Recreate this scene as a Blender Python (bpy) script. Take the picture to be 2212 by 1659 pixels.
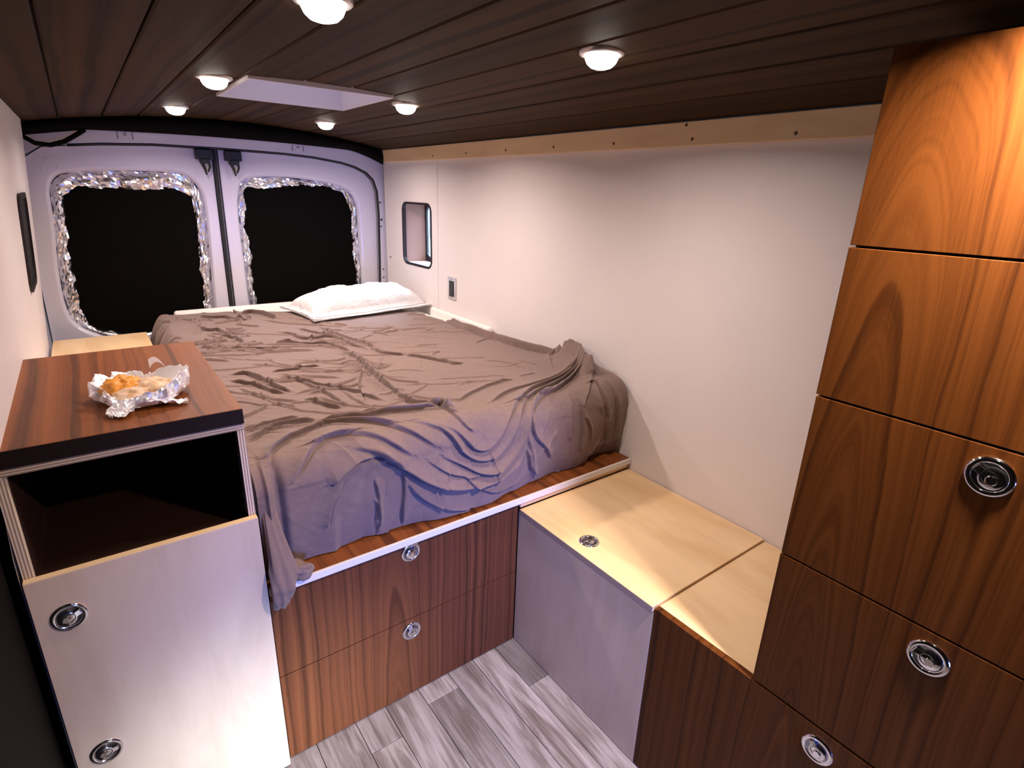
import bpy, bmesh, math, random
import numpy as np
from mathutils import Vector, Matrix, noise as mnoise
random.seed(7); rng = np.random.default_rng(7)
for o in list(bpy.data.objects): bpy.data.objects.remove(o)
SC = bpy.context.scene; COL = SC.collection
PI = math.pi

# ------------------------------------------------------------------ camera
cd = bpy.data.cameras.new('camera'); cam = bpy.data.objects.new('camera', cd); COL.objects.link(cam)
pi_, ya, ro = math.radians(-18.879), math.radians(37.3358), math.radians(1.978)
fw = Vector((math.sin(ya)*math.cos(pi_), math.cos(ya)*math.cos(pi_), math.sin(pi_)))
r_ = fw.cross(Vector((0, 0, 1))).normalized(); u_ = r_.cross(fw)
r2 = math.cos(ro)*r_ + math.sin(ro)*u_; u2 = -math.sin(ro)*r_ + math.cos(ro)*u_
M4 = Matrix((r2, u2, -fw)).transposed().to_4x4(); M4.translation = Vector((-0.2099, -1.2266, 1.4921))
cam.matrix_world = M4
cd.sensor_width = 36; cd.lens = 1196.78/2212*36; cd.clip_start = 0.02
SC.camera = cam

# ------------------------------------------------------------------ light, world, exposure
SC.view_settings.view_transform = 'Standard'; SC.view_settings.look = 'None'
SC.view_settings.gamma = 1; SC.view_settings.use_curve_mapping = False
SC.view_settings.exposure = 0.0
w = bpy.data.worlds.new('world'); SC.world = w; w.use_nodes = True
w.node_tree.nodes['Background'].inputs[0].default_value = (0.62, 0.76, 1.0, 1)
w.node_tree.nodes['Background'].inputs[1].default_value = 3.0
SC.cycles.max_bounces = 10; SC.cycles.diffuse_bounces = 6; SC.cycles.glossy_bounces = 4
SC.cycles.sample_clamp_indirect = 6.0

def area(name, loc, target, sx, sy, power, color, spread=180, shape='RECTANGLE'):
    l = bpy.data.lights.new(name, 'AREA'); l.shape = shape; l.size = sx; l.size_y = sy
    l.energy = power; l.color = color; l.spread = math.radians(spread)
    o = bpy.data.objects.new(name, l); COL.objects.link(o); o.location = loc
    d = (Vector(target)-Vector(loc)); o.rotation_euler = d.to_track_quat('-Z', 'Y').to_euler()
    return o
# unseen lamp added for cab daylight, in an opening made for it; then the small right window's daylight
area('cab_daylight', (0.36, -2.68, 0.50), (0.58, 0.0, 0.38), 0.50, 0.50, 7.5, (0.11, 0.22, 1.0), 44)
area('low_fill_spot', (0.30, -2.67, 0.34), (0.02, 0.0, 0.06), 0.22, 0.22, 2.4, (0.86, 0.95, 1.0), 22)  # added narrow fill spot, brightens the left door's lower right
area('small_window_daylight', (1.75, 1.86, 1.62), (1.0, 1.62, 0.95), 0.45, 0.4, 42, (0.50, 0.68, 1.0))
LAMP_W, LAMP_C = 5.0, (1.0, 0.80, 0.715)

# ------------------------------------------------------------------ materials
def mat(name, col=(.8, .8, .8), rough=.5, metal=0., spec=.5, emit=None, es=0, coat=0):
    m = bpy.data.materials.new(name); m.use_nodes = True
    b = m.node_tree.nodes['Principled BSDF']
    b.inputs['Base Color'].default_value = (*col, 1); b.inputs['Roughness'].default_value = rough
    b.inputs['Metallic'].default_value = metal; b.inputs['Specular IOR Level'].default_value = spec
    b.inputs['Coat Weight'].default_value = coat; b.inputs['Coat Roughness'].default_value = .15
    if emit: b.inputs['Emission Color'].default_value = (*emit, 1); b.inputs['Emission Strength'].default_value = es
    return m
class NT:
    def __init__(s, m): s.t = m.node_tree; s.b = s.t.nodes['Principled BSDF']
    def n(s, kind, **kw):
        x = s.t.nodes.new('ShaderNode'+kind)
        for k, v in kw.items(): setattr(x, k, v)
        return x
    def l(s, a, b): s.t.links.new(a, b)
    def math(s, op, a, b=None, c=None):
        x = s.n('Math', operation=op)
        for i, v in enumerate((a, b, c)):
            if v is None: continue
            if isinstance(v, (int, float)): x.inputs[i].default_value = v
            else: s.l(v, x.inputs[i])
        return x.outputs[0]
    def noise(s, vec, scale, detail=2, rough=.5, dim='3D', dist=0):
        x = s.n('TexNoise', noise_dimensions=dim)
        x.inputs['Scale'].default_value = scale; x.inputs['Detail'].default_value = detail
        x.inputs['Roughness'].default_value = rough; x.inputs['Distortion'].default_value = dist
        if dim == '1D': s.l(vec, x.inputs['W'])
        elif vec is not None: s.l(vec, x.inputs['Vector'])
        return x.outputs['Fac']
    def mapping(s, vec, scale, loc=(0, 0, 0)):
        x = s.n('Mapping'); x.inputs['Scale'].default_value = scale; x.inputs['Location'].default_value = loc
        s.l(vec, x.inputs['Vector']); return x.outputs[0]
    def ramp(s, fac, stops):
        x = s.n('ValToRGB'); e = x.color_ramp.elements
        while len(e) < len(stops): e.new(.5)
        for el, (p, c) in zip(e, stops): el.position = p; el.color = (*c, 1)
        s.l(fac, x.inputs[0]); return x.outputs[0]
    def mix(s, fac, a, b, mode='MIX'):
        x = s.n('Mix', data_type='RGBA', blend_type=mode)
        if isinstance(fac, (int, float)): x.inputs[0].default_value = fac
        else: s.l(fac, x.inputs[0])
        for i, v in ((6, a), (7, b)):
            if isinstance(v, tuple): x.inputs[i].default_value = (*v, 1)
            else: s.l(v, x.inputs[i])
        return x.outputs[2]
    def bump(s, h, strength, dist=.002):
        x = s.n('Bump'); x.inputs['Strength'].default_value = strength; x.inputs['Distance'].default_value = dist
        s.l(h, x.inputs['Height']); s.l(x.outputs[0], s.b.inputs['Normal'])
    def pos(s):
        return s.n('NewGeometry').outputs['Position']

def walnut(name, u='X', g='Z', u0=0., dark=(.045, .013, .0022), mid=(.086, .0262, .0042), light=(.124, .040, .0070), A=21., B=8.0, wdt=.085, rough=.5, seed=0, rand=False, g0=.6, spec=.28):
    m = mat(name, mid, rough, spec=spec); t = NT(m); P = t.pos()
    sep = t.n('SeparateXYZ'); t.l(P, sep.inputs[0]); U = sep.outputs[u]; G = sep.outputs[g]
    if rand:
        oi = t.n('ObjectInfo').outputs['Random']; U = t.math('ADD', U, t.math('MULTIPLY', oi, 7.3))
    sc = {'X': 0, 'Y': 1, 'Z': 2}; s1 = [5., 5., 5.]; s1[sc[g]] = 1.1
    n1 = t.noise(t.mapping(P, s1, (seed, seed*.7, 0)), 1., 2)
    s2 = [30., 30., 30.]; s2[sc[g]] = 5
    n2 = t.noise(t.mapping(P, s2, (0, seed, 0)), 1., 3)
    du = t.math('ADD', t.math('SUBTRACT', U, u0), t.math('MULTIPLY', t.math('SUBTRACT', n1, .5), .055))
    du = t.math('ADD', du, t.math('MULTIPLY', t.math('SUBTRACT', n2, .5), .012))
    au = t.math('SQRT', t.math('ADD', t.math('MULTIPLY', du, du), .0004))
    q = t.math('DIVIDE', du, wdt); e = t.math('POWER', 2.718, t.math('MULTIPLY', t.math('MULTIPLY', q, q), -1.0))
    f = t.math('ADD', t.math('MULTIPLY', au, A), t.math('MULTIPLY', t.math('MULTIPLY', t.math('SUBTRACT', G, g0), B), e))
    rings = t.noise(f, 1.6, 3.5, .62, '1D')
    s3 = [330., 330., 330.]; s3[sc[g]] = 9
    fib = t.noise(t.mapping(P, s3), 1., 2)
    rings2 = t.math('ADD', t.math('MULTIPLY', t.math('SUBTRACT', rings, .5), 1.5), t.math('ADD', .5, t.math('MULTIPLY', t.math('SUBTRACT', fib, .5), .22)))
    c = t.ramp(rings2, [(.22, dark), (.43, mid), (.60, tuple(.5*(a+b) for a, b in zip(mid, light))), (.85, light)])
    if rand:
        c = t.mix(t.math('MULTIPLY', t.n('ObjectInfo').outputs['Random'], .55), c, tuple(.45*x for x in mid), 'MIX')
    t.l(c, t.b.inputs['Base Color']); t.bump(fib, .12, .0006)
    return m
def birch(name, g='Y', base=(.84, .62, .36), dark=(.72, .49, .25), rough=.42):
    m = mat(name, base, rough); t = NT(m); P = t.pos()
    sc = {'X': 0, 'Y': 1, 'Z': 2}[g]; s1 = [9., 9., 9.]; s1[sc] = 2.2
    n = t.noise(t.mapping(P, s1), 1., 4, .55, dist=.6)
    s2 = [160., 160., 160.]; s2[sc] = 14
    f = t.noise(t.mapping(P, s2), 1., 2)
    c = t.ramp(t.math('ADD', n, t.math('MULTIPLY', t.math('SUBTRACT', f, .5), .12)), [(.30, dark), (.55, base), (.8, tuple(min(1, x*1.08) for x in base))])
    t.l(c, t.b.inputs['Base Color']); return m
def ply(name, ax='Z', pitch=.0026):
    m = mat(name, (.6, .5, .4), .6); t = NT(m); P = t.pos()
    sep = t.n('SeparateXYZ'); t.l(P, sep.inputs[0])
    n = t.noise(t.mapping(P, (8, 8, 8)), 1., 2)
    v = t.math('ADD', t.math('MULTIPLY', sep.outputs[ax], 2*PI/(2*pitch)), n)
    s = t.math('ADD', .5, t.math('MULTIPLY', t.math('SINE', v), .5))
    c = t.ramp(s, [(.2, (.33, .22, .15)), (.6, (.68, .55, .42)), (.9, (.78, .66, .52))])
    t.l(c, t.b.inputs['Base Color']); return m

M_wal_front = walnut('walnut drawer front', 'X', 'Z', .33, A=34, B=4.0, wdt=.062, seed=2, spec=.12, dark=(.064, .021, .0075), mid=(.108, .0345, .0125), light=(.155, .051, .018))
M_wal_tall = walnut('walnut tall cabinet', 'Y', 'Z', -.895, A=24, B=6.5, wdt=.075, seed=5, g0=1.46, spec=.12)
M_wal_top = walnut('walnut worktop', 'X', 'Y', -.9, A=17, B=2, wdt=.4, seed=9, dark=(.085, .026, .007), mid=(.17, .050, .012), light=(.24, .075, .019), rough=.5)
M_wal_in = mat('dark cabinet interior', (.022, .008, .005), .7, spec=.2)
M_wal_edge = mat('shaded walnut edge', (.012, .005, .003), .6, spec=.2)
M_board = walnut('ceiling board walnut', 'X', 'Y', 3., A=16, B=0, wdt=.3, seed=4, spec=.10, dark=(.023, .0125, .0055), mid=(.052, .0275, .0115), light=(.080, .042, .0175), rough=.62, rand=True)
M_gap = mat('ceiling joint backing', (.012, .009, .008), .9)
M_birch = birch('birch plywood lid', 'Y')
M_birch_v = birch('birch plywood panel', 'Z', (.66, .53, .41), (.57, .44, .32))
M_birch_trim = birch('birch trim', 'Y', (.90, .66, .39), (.80, .55, .30))
M_plyz = ply('plywood edge layers', 'Z'); M_plyx = ply('plywood edge layers upright', 'X')
M_edge_w = mat('pale edge banding', (.72, .68, .66), .5)
M_wall = mat('white wall laminate', (.80, .75, .74), .48)
_t = NT(M_wall); _n = _t.noise(_t.mapping(_t.pos(), (3, 3, 3)), 1., 4)
_t.l(_t.ramp(_n, [(.3, (.78, .73, .73)), (.7, (.82, .77, .77))]), _t.b.inputs['Base Color'])
M_paint = mat('white van paint', (.62, .60, .70), .28, coat=.3)
M_dkpaint = mat('dark door trim', (.004, .0035, .003), .8, spec=.1)
M_black = mat('black plastic', (.012, .012, .013), .45)
M_rubber = mat('black rubber seal', (.010, .010, .013), .6)
M_cover = mat('black cover fabric', (.0035, .003, .0026), .9, spec=.04)
M_felt = mat('black felt', (.007, .006, .0055), .9, spec=.06)
M_foil = mat('aluminium foil', (.92, .92, .94), .36, .55)
M_tape = mat('aluminium foil tape', (.80, .80, .84), .26, 1.)
M_chrome = mat('polished chrome', (.80, .80, .82), .10, 1.)
M_steel_dk = mat('shadowed steel cup', (.25, .25, .27), .25, 1.)
M_white_pl = mat('white plastic', (.78, .78, .80), .4)
M_sheetw = mat('white mattress cover', (.80, .78, .74), .85, spec=.2)
M_pillow = mat('white cotton pillowcase', (.70, .70, .71), .85, spec=.2)
_t = NT(M_pillow); _t.bump(_t.noise(_t.mapping(_t.pos(), (14, 22, 14)), 1., 4, .6, dist=.8), .55, .02)
M_blanket = mat('grey brown jersey sheet', (.26, .19, .165), .9, spec=.12)
_t = NT(M_blanket); M_blanket.node_tree.nodes['Principled BSDF'].inputs['Sheen Weight'].default_value = .15
_n = _t.noise(_t.mapping(_t.pos(), (60, 60, 60)), 1., 3)
_t.l(_t.ramp(_n, [(.3, (.190, .132, .115)), (.7, (.215, .151, .132))]), _t.b.inputs['Base Color'])
M_lamp = mat('lamp lens', (1, 1, 1), .4, emit=(1.0, .90, .82), es=9)
M_ring = mat('lamp trim ring', (.75, .72, .70), .3, .6)
M_glass = mat('window glass', (.9, .95, 1), .02); _t = NT(M_glass); _g = _t.n('BsdfGlossy'); _g.inputs['Roughness'].default_value = .02; _tr = _t.n('BsdfTransparent')
_m = _t.n('MixShader'); _m.inputs[0].default_value = .06; _o = next(n for n in M_glass.node_tree.nodes if n.type == 'OUTPUT_MATERIAL')
_t.l(_tr.outputs[0], _m.inputs[1]); _t.l(_g.outputs[0], _m.inputs[2]); _t.l(_m.outputs[0], _o.inputs[0])
M_trim_dk = mat('dark window trim', (.022, .017, .018), .5, spec=.25)
M_jamb = mat('brown reveal', (.34, .20, .16), .7)
M_sill = mat('white sill', (.85, .84, .82), .5)
M_screw = mat('dark screw head', (.10, .06, .04), .4, .6)
M_shaft = mat('white vent shaft', (.80, .77, .84), .5)
M_lid = mat('translucent vent lid', (.85, .85, .88), .5); _t = NT(M_lid); _x = _t.n('BsdfTranslucent'); _x.inputs[0].default_value = (.75, .76, .82, 1)
_m = _t.n('MixShader'); _m.inputs[0].default_value = .45; _o = next(n for n in M_lid.node_tree.nodes if n.type == 'OUTPUT_MATERIAL')
_t.l(_t.b.outputs[0], _m.inputs[1]); _t.l(_x.outputs[0], _m.inputs[2]); _t.l(_m.outputs[0], _o.inputs[0])
M_egg = mat('orange scrambled filling', (.78, .32, .04), .6)
M_tort = mat('pale tortilla', (.78, .56, .36), .7)
_t = NT(M_tort); _t.l(_t.ramp(_t.noise(_t.mapping(_t.pos(), (60, 60, 60)), 1., 3), [(.35, (.62, .38, .20)), (.6, (.80, .60, .42))]), _t.b.inputs['Base Color'])
M_body = mat('outer van body', (.5, .5, .52), .5)
M_ground = mat('pale concrete ground', (.8, .8, .8), .8)
M_bluewall = mat('blue grey far building', (.10, .17, .32), .7)

def floor_mat():
    m = mat('grey oak vinyl plank', (.4, .37, .37), .45); t = NT(m); P = t.pos()
    r = t.n('ObjectInfo').outputs['Random']
    ro_ = t.n('Combine'+'XYZ'); t.l(t.math('MULTIPLY', r, 31.), ro_.inputs[0]); t.l(t.math('MULTIPLY', r, 17.), ro_.inputs[1])
    va = t.n('VectorMath', operation='ADD'); t.l(P, va.inputs[0]); t.l(ro_.outputs[0], va.inputs[1]); V = va.outputs[0]
    n = t.noise(t.mapping(V, (24, 2.4, 1)), 1., 5, .66, dist=1.4)
    f = t.noise(t.mapping(V, (150, 7, 1)), 1., 3, .6)
    k = t.noise(t.mapping(V, (11, 5, 1)), 1., 1.)
    s = t.math('ADD', n, t.math('MULTIPLY', t.math('SUBTRACT', f, .5), .38))
    s = t.math('ADD', s, t.math('MULTIPLY', t.math('SUBTRACT', k, .5), .35))
    c = t.ramp(s, [(.22, (.12, .10, .095)), (.42, (.26, .225, .22)), (.58, (.44, .41, .42)), (.82, (.60, .57, .59))])
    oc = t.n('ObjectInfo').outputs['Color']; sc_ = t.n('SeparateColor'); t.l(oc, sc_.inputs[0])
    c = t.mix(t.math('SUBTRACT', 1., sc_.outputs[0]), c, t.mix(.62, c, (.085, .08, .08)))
    t.l(c, t.b.inputs['Base Color']); t.bump(s, .25, .002); return m
M_floor = floor_mat()

# ------------------------------------------------------------------ helpers
class MB:
    """collects geometry in world metres, then links it as ONE mesh object"""
    def __init__(s): s.v = []; s.f = []; s.mi = []
    def add(s, v, f, mi=0):
        b = len(s.v); s.v += [tuple(p) for p in v]; s.f += [tuple(b+i for i in q) for q in f]; s.mi += [mi]*len(f); return s
    def box(s, x0, x1, y0, y1, z0, z1, bev=0., mi=0):
        if bev <= 0:
            v = [(x, y, z) for x in (x0, x1) for y in (y0, y1) for z in (z0, z1)]
            return s.add(v, [(0, 1, 3, 2), (4, 6, 7, 5), (0, 4, 5, 1), (2, 3, 7, 6), (0, 2, 6, 4), (1, 5, 7, 3)], mi)
        bm = bmesh.new(); bmesh.ops.create_cube(bm, size=1)
        for q in bm.verts: q.co = Vector(((x0+x1)/2+q.co.x*(x1-x0), (y0+y1)/2+q.co.y*(y1-y0), (z0+z1)/2+q.co.z*(z1-z0)))
        bmesh.ops.bevel(bm, geom=bm.edges[:], offset=bev, segments=2, affect='EDGES', profile=.5)
        s.bm(bm, mi); return s
    def bm(s, bm, mi=0):
        bm.verts.index_update(); s.add([q.co for q in bm.verts], [[q.index for q in f.verts] for f in bm.faces], mi); bm.free()
    def grid(s, P, mi=0, closed_u=False, closed_v=False):
        n, m = len(P), len(P[0]); v = [tuple(p) for row in P for p in row]; f = []
        for i in range(n if closed_u else n-1):
            for j in range(m if closed_v else m-1):
                a, b = i*m+j, i*m+(j+1) % m; c, d = ((i+1) % n)*m+(j+1) % m, ((i+1) % n)*m+j
                f.append((a, b, c, d))
        return s.add(v, f, mi)
    def tube(s, pts, r, n=8, mi=0, caps=True):
        pts = [Vector(p) for p in pts]; rings = []
        rr = r if isinstance(r, (list, tuple)) else [r]*len(pts)
        prev = None
        for i, p in enumerate(pts):
            d = (pts[min(i+1, len(pts)-1)]-pts[max(i-1, 0)]).normalized()
            if prev is None: a = d.orthogonal().normalized()
            else: a = (prev-d*prev.dot(d)).normalized()
            prev = a; b = d.cross(a)
            rings.append([p+(a*math.cos(2*PI*k/n)+b*math.sin(2*PI*k/n))*rr[i] for k in range(n)])
        base = len(s.v); s.grid(rings, mi, False, True)
        if caps: s.f += [tuple(base+k for k in range(n))[::-1], tuple(base+(len(pts)-1)*n+k for k in range(n))]; s.mi += [mi, mi]
        return s
    def lathe(s, prof, n=32, mi=0):
        rings = [[(r*math.cos(2*PI*k/n), r*math.sin(2*PI*k/n), z) for k in range(n)] for r, z in prof]
        return s.grid(rings, mi, False, True)
    def build(s, name, mats, parent=None, smooth=False, origin=None, mesh_only=False):
        if not isinstance(mats, (list, tuple)): mats = [mats]
        o0 = Vector((0, 0, 0))
        if parent is not None: o0 = ROOTLOC.get(parent.name, Vector((0, 0, 0)))
        elif origin is not None: o0 = Vector(origin)
        me = bpy.data.meshes.new(name); me.from_pydata([tuple(Vector(p)-o0) for p in s.v], [], s.f)
        for m in mats: me.materials.append(m)
        me.polygons.foreach_set('material_index', s.mi)
        if smooth: me.polygons.foreach_set('use_smooth', [True]*len(me.polygons))
        bm = bmesh.new(); bm.from_mesh(me); bmesh.ops.recalc_face_normals(bm, faces=bm.faces); bm.to_mesh(me); bm.free()
        me.update()
        o = bpy.data.objects.new(name, me); COL.objects.link(o)
        if parent is not None:
            o.parent = parent; ROOTLOC[o.name] = o0
        else:
            o.location = o0; ROOTLOC[o.name] = o0
        return o
ROOTLOC = {}
def thing(name, label, cat, loc, group=None):
    o = bpy.data.objects.new(name, None); COL.objects.link(o); o.location = loc; o.empty_display_size = .05
    o['label'] = label; o['category'] = cat
    if group: o['group'] = group
    ROOTLOC[o.name] = Vector(loc); return o
def tag(o, label=None, cat=None, group=None, kind=None):
    for k, v in (('label', label), ('category', cat), ('group', group), ('kind', kind)):
        if v: o[k] = v
    return o
def struct(o): o['kind'] = 'structure'; return o
def rrect(x0, x1, z0, z1, r, n=6):
    pts = []
    for cx, cz, a0 in ((x1-r, z1-r, 0), (x0+r, z1-r, 90), (x0+r, z0+r, 180), (x1-r, z0+r, 270)):
        for k in range(n+1):
            a = math.radians(a0+90*k/n); pts.append((cx+r*math.cos(a), cz+r*math.sin(a)))
    return pts
def resample(poly, n, smooth=2):
    P = np.array(poly, float)
    for _ in range(smooth):      # chaikin corner cutting
        Q = np.roll(P, -1, 0); P = np.stack([.75*P+.25*Q, .25*P+.75*Q], 1).reshape(-1, 2)
    d = np.linalg.norm(np.roll(P, -1, 0)-P, axis=1); c = np.concatenate([[0], np.cumsum(d)])
    PP = np.vstack([P, P[:1]]); t = np.linspace(0, c[-1], n, endpoint=False)
    return np.stack([np.interp(t, c, PP[:, 0]), np.interp(t, c, PP[:, 1])], 1)
def align(A, B):
    k = min(range(len(B)), key=lambda k: ((np.roll(B, -k, 0)-A)**2).sum()); return np.roll(B, -k, 0)
def plate_hole(mb, outer, hole, plane, d0, d1, mi=0):
    """flat plate (outer, hole: lists of 2D points) with thickness d0..d1; plane 'x' -> (d,a,b), 'y' -> (a,d,b)"""
    f3 = (lambda a, b, d: (d, a, b)) if plane == 'x' else (lambda a, b, d: (a, d, b))
    for d in (d0, d1):
        bm = bmesh.new(); es = []
        for loop in (outer, hole):
            vs = [bm.verts.new(f3(a, b, d)) for a, b in loop]
            es += [bm.edges.new((vs[i], vs[(i+1) % len(vs)])) for i in range(len(vs))]
        bmesh.ops.triangle_fill(bm, edges=es, use_beauty=True); mb.bm(bm, mi)
    for loop in (outer, hole):
        mb.grid([[f3(a, b, d0) for a, b in loop], [f3(a, b, d1) for a, b in loop]], mi, False, True)
def fbm(x, y, z, o=4):
    return mnoise.fractal((x, y, z), 1.0, 2.0, o)

# ------------------------------------------------------------------ dimensions (metres)
L, R, W, D, ZC, HB, HC, HP = -.403, 1.283, .771, 2.125, 1.7135, .534, 1.040, .578
YS, YT = -.556, -.819
def zceil(x): return ZC+.08*(1-((x-.466)/.816)**2)
def xleft(y, z):   # left wall leans in towards the roof and the rear
    t = min(max(y/1.95, 0), 1); top = -.352+.015*t; low = -.405-.015*t
    return low+(top-low)*min(max((z-.8)/.91, 0), 1)

# ------------------------------------------------------------------ structure: floor
fl = struct(MB().box(-.62, R+.02, -2.75, 2.10, -.05, -.006).build('floor', mat('sub floor', (.05, .045, .045), .8)))
xs = [-.62, -.53, -.41, -.29, -.17, -.05, .075, .19, .285, .395, .505, .60, .692, .80]
ends = {7: [-2.7, -1.9, -.98, -.115, .02], 12: [-2.7, -1.65, -.19, .02], 6: [-2.7, -1.5, -.55, .02], 8: [-2.7, -1.2, .02], 9: [-2.7, -1.75, -.70, -.065, .02], 10: [-2.7, -.95, .02], 11: [-2.7, -1.1, .02]}
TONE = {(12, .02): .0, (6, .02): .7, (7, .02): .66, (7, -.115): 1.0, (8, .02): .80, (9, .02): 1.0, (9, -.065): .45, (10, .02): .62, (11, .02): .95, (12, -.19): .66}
for i in range(len(xs)-1):
    e = ends.get(i) or [-2.7, -2.7+.5+.11*(i*5 % 7), -1.0+.09*(i*3 % 5), .02]
    for a, b in zip(e[:-1], e[1:]):
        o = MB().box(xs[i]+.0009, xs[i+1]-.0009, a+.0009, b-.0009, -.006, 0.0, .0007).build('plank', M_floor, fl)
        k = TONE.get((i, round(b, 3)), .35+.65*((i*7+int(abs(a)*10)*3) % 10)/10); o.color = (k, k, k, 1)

# ------------------------------------------------------------------ structure: ceiling of lengthwise boards, slightly arched
HX0, HX1, HY0, HY1 = .238, .687, .645, 1.10
bx = [-.345, -.215, -.059, .079, .225, .40, .545, .687, .847, .99, 1.127, 1.280]
cl_mb = MB()
P = [[(x, y, zceil(x)+.016) for x in np.linspace(-.36, 1.29, 24)] for y in (-2.7, HY0-.003)]; cl_mb.grid(P)
P = [[(x, y, zceil(x)+.016) for x in np.linspace(-.36, 1.29, 24)] for y in (HY1+.003, 2.12)]; cl_mb.grid(P)
for a, b in ((-.36, HX0-.003), (HX1+.003, 1.29)):
    cl_mb.grid([[(x, y, zceil(x)+.016) for x in np.linspace(a, b, 10)] for y in (HY0-.003, HY1+.003)])
ceiling = struct(cl_mb.build('ceiling', M_gap))
def board(mb, x0, x1, y0, y1, th=.012, b=.004):
    z0, z1 = zceil(x0), zceil(x1)
    def z(x): return z0+(z1-z0)*(x-x0)/(x1-x0)
    prof = [(x0, b), (x0+b, 0), (x1-b, 0), (x1, b), (x1, th), (x0, th)]
    A = [(x, y0, z(x)+h) for x, h in prof]; B = [(x, y1, z(x)+h) for x, h in prof]; n = len(prof)
    mb.add(A+B, [(i, (i+1) % n, n+(i+1) % n, n+i) for i in range(n)]+[tuple(range(n))[::-1], tuple(range(n, 2*n))])
for i in range(len(bx)-1):
    x0, x1 = bx[i]+.0022, bx[i+1]-.0022; mb = MB()
    if x1 < HX0 or x0 > HX1: board(mb, x0, x1, -2.7, 2.11)
    else:
        board(mb, x0, x1, -2.7, HY0); board(mb, x0, x1, HY1, 2.11)
        if x0 < HX0-.01: board(mb, x0, HX0, HY0, HY1)
        if x1 > HX1+.01: board(mb, HX1, x1, HY0, HY1)
    mb.build('board', M_board, ceiling)

# ------------------------------------------------------------------ structure: right wall, two panels, window opening
wr = struct(MB().box(R+.012, R+.02, -2.7, 1.40, 0, ZC-.003).build('wall_right', M_wall))
MB().box(R, R+.011, -2.7, 1.4165, 0, ZC-.004).build('panel', M_wall, wr)
pm = MB(); WY0, WY1, WZ0, WZ1 = 1.487, 1.825, 1.092, 1.430
win_loop = rrect(WY0, WY1, WZ0, WZ1, .045)
plate_hole(pm, [(1.4195, 0), (2.06, 0), (2.06, ZC-.004), (1.4195, ZC-.004)], win_loop, 'x', R, R+.011)
pm.build('panel', M_wall, wr)
hm = MB()
for y, z in ((2.007, 1.103),): hm.lathe([(0.0001, .0015), (.006, .0015), (.006, 0)], 12)
h = hm.build('bolt_hole', M_black, wr); h.matrix_local = Matrix.Translation((R, 2.007, 1.103)) @ Matrix.Rotation(-PI/2, 4, 'Y')
# trim rail with screws
tr = struct(MB().box(R-.014, R-.0003, YT-.5, 2.035, 1.6454, ZC-.002, .0015).build('trim_1', M_birch_trim))
for y, z in ((1.437, 1.663), (1.124, 1.666), (.812, 1.667), (.504, 1.667), (.195, 1.665), (-.119, 1.663), (-.092, 1.703), (-.429, 1.661), (-.70, 1.663)):
    s = MB().lathe([(0.0001, .0012), (.0045, .0008), (.0050, 0)], 12).build('screw', M_screw, tr)
    s.matrix_local = Matrix.Translation((R-.014, y, z)) @ Matrix.Rotation(-PI/2, 4, 'Y')
# the window itself
wn = struct(MB().grid([[(R-.0035, *p) for p in rrect(WY0-.004, WY1+.004, WZ0-.004, WZ1+.004, .049)], [(R-.0035, *p) for p in rrect(WY0+.007, WY1-.007, WZ0+.007, WZ1-.007, .038)], [(R+.012, *p) for p in rrect(WY0+.007, WY1-.007, WZ0+.007, WZ1-.007, .038)], [(R+.012, *p) for p in rrect(WY0-.004, WY1+.004, WZ0-.004, WZ1+.004, .049)]], 0, True, True).build('window_1', M_trim_dk))
DX = R+.145
MB().box(R+.021, DX, WY1+.002, WY1+.010, WZ0, WZ1).box(R+.021, DX, WY0-.010, WY0-.002, WZ0, WZ1).box(R+.021, DX, WY0-.01, WY1+.01, WZ1, WZ1+.008).build('reveal', M_jamb, wn)
MB().box(R+.021, DX, WY0-.01, WY1+.01, WZ0-.008, WZ0+.002).build('sill', M_sill, wn)
gm = MB(); plate_hole(gm, rrect(WY0-.01, WY1+.01, WZ0-.01, WZ1+.01, .03), rrect(WY0+.012, WY1-.012, WZ0+.03, WZ1-.01, .05), 'x', DX, DX+.012)
gm.build('gasket', M_rubber, wn)
MB().box(DX+.004, DX+.008, WY0+.02, WY1-.015, WZ0+.02, WZ1-.005).build('pane', M_glass, wn)

# ------------------------------------------------------------------ structure: left wall with its window, side door with dark lining
lw_mb = MB(); N = 26
ys = np.linspace(0.0, 1.95, N); zs = np.linspace(0, ZC+.004, 24)
for d in (0, -.012): lw_mb.grid([[(xleft(y, z)+d, y, z) for z in zs] for y in ys])
lw_mb.grid([[(xleft(1.95, z)+d, 1.95, z) for z in zs] for d in (0, -.012)])
wl = struct(lw_mb.build('wall_left', M_wall))
ly0, ly1, lz0, lz1 = 1.25, 1.57, 1.13, 1.43
f_ = lambda y, z, d: (xleft(y, z)+d, y, z)
wl2 = struct(MB().grid([[f_(y, z, .0008) for y, z in rrect(ly0-.012, ly1+.012, lz0-.012, lz1+.012, .05)], [f_(y, z, .008) for y, z in rrect(ly0-.012, ly1+.012, lz0-.012, lz1+.012, .05)], [f_(y, z, .008) for y, z in rrect(ly0+.006, ly1-.006, lz0+.006, lz1-.006, .04)], [f_(y, z, .0012) for y, z in rrect(ly0+.006, ly1-.006, lz0+.006, lz1-.006, .04)]], 0, False, True).build('window_2', M_trim_dk))
lp = rrect(ly0+.004, ly1-.004, lz0+.004, lz1-.004, .04)
MB().add([f_(y, z, .0016) for y, z in lp], [tuple(range(len(lp)))]).build('pane', M_black, wl2)
sd = struct(MB().box(-.50, -.432, -.50, -.003, 0, 1.74).build('door_3', M_dkpaint))
struct(MB().box(-.62, -.51, -2.7, 2.1, 0, 1.95).build('wall_left', M_dkpaint))
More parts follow.
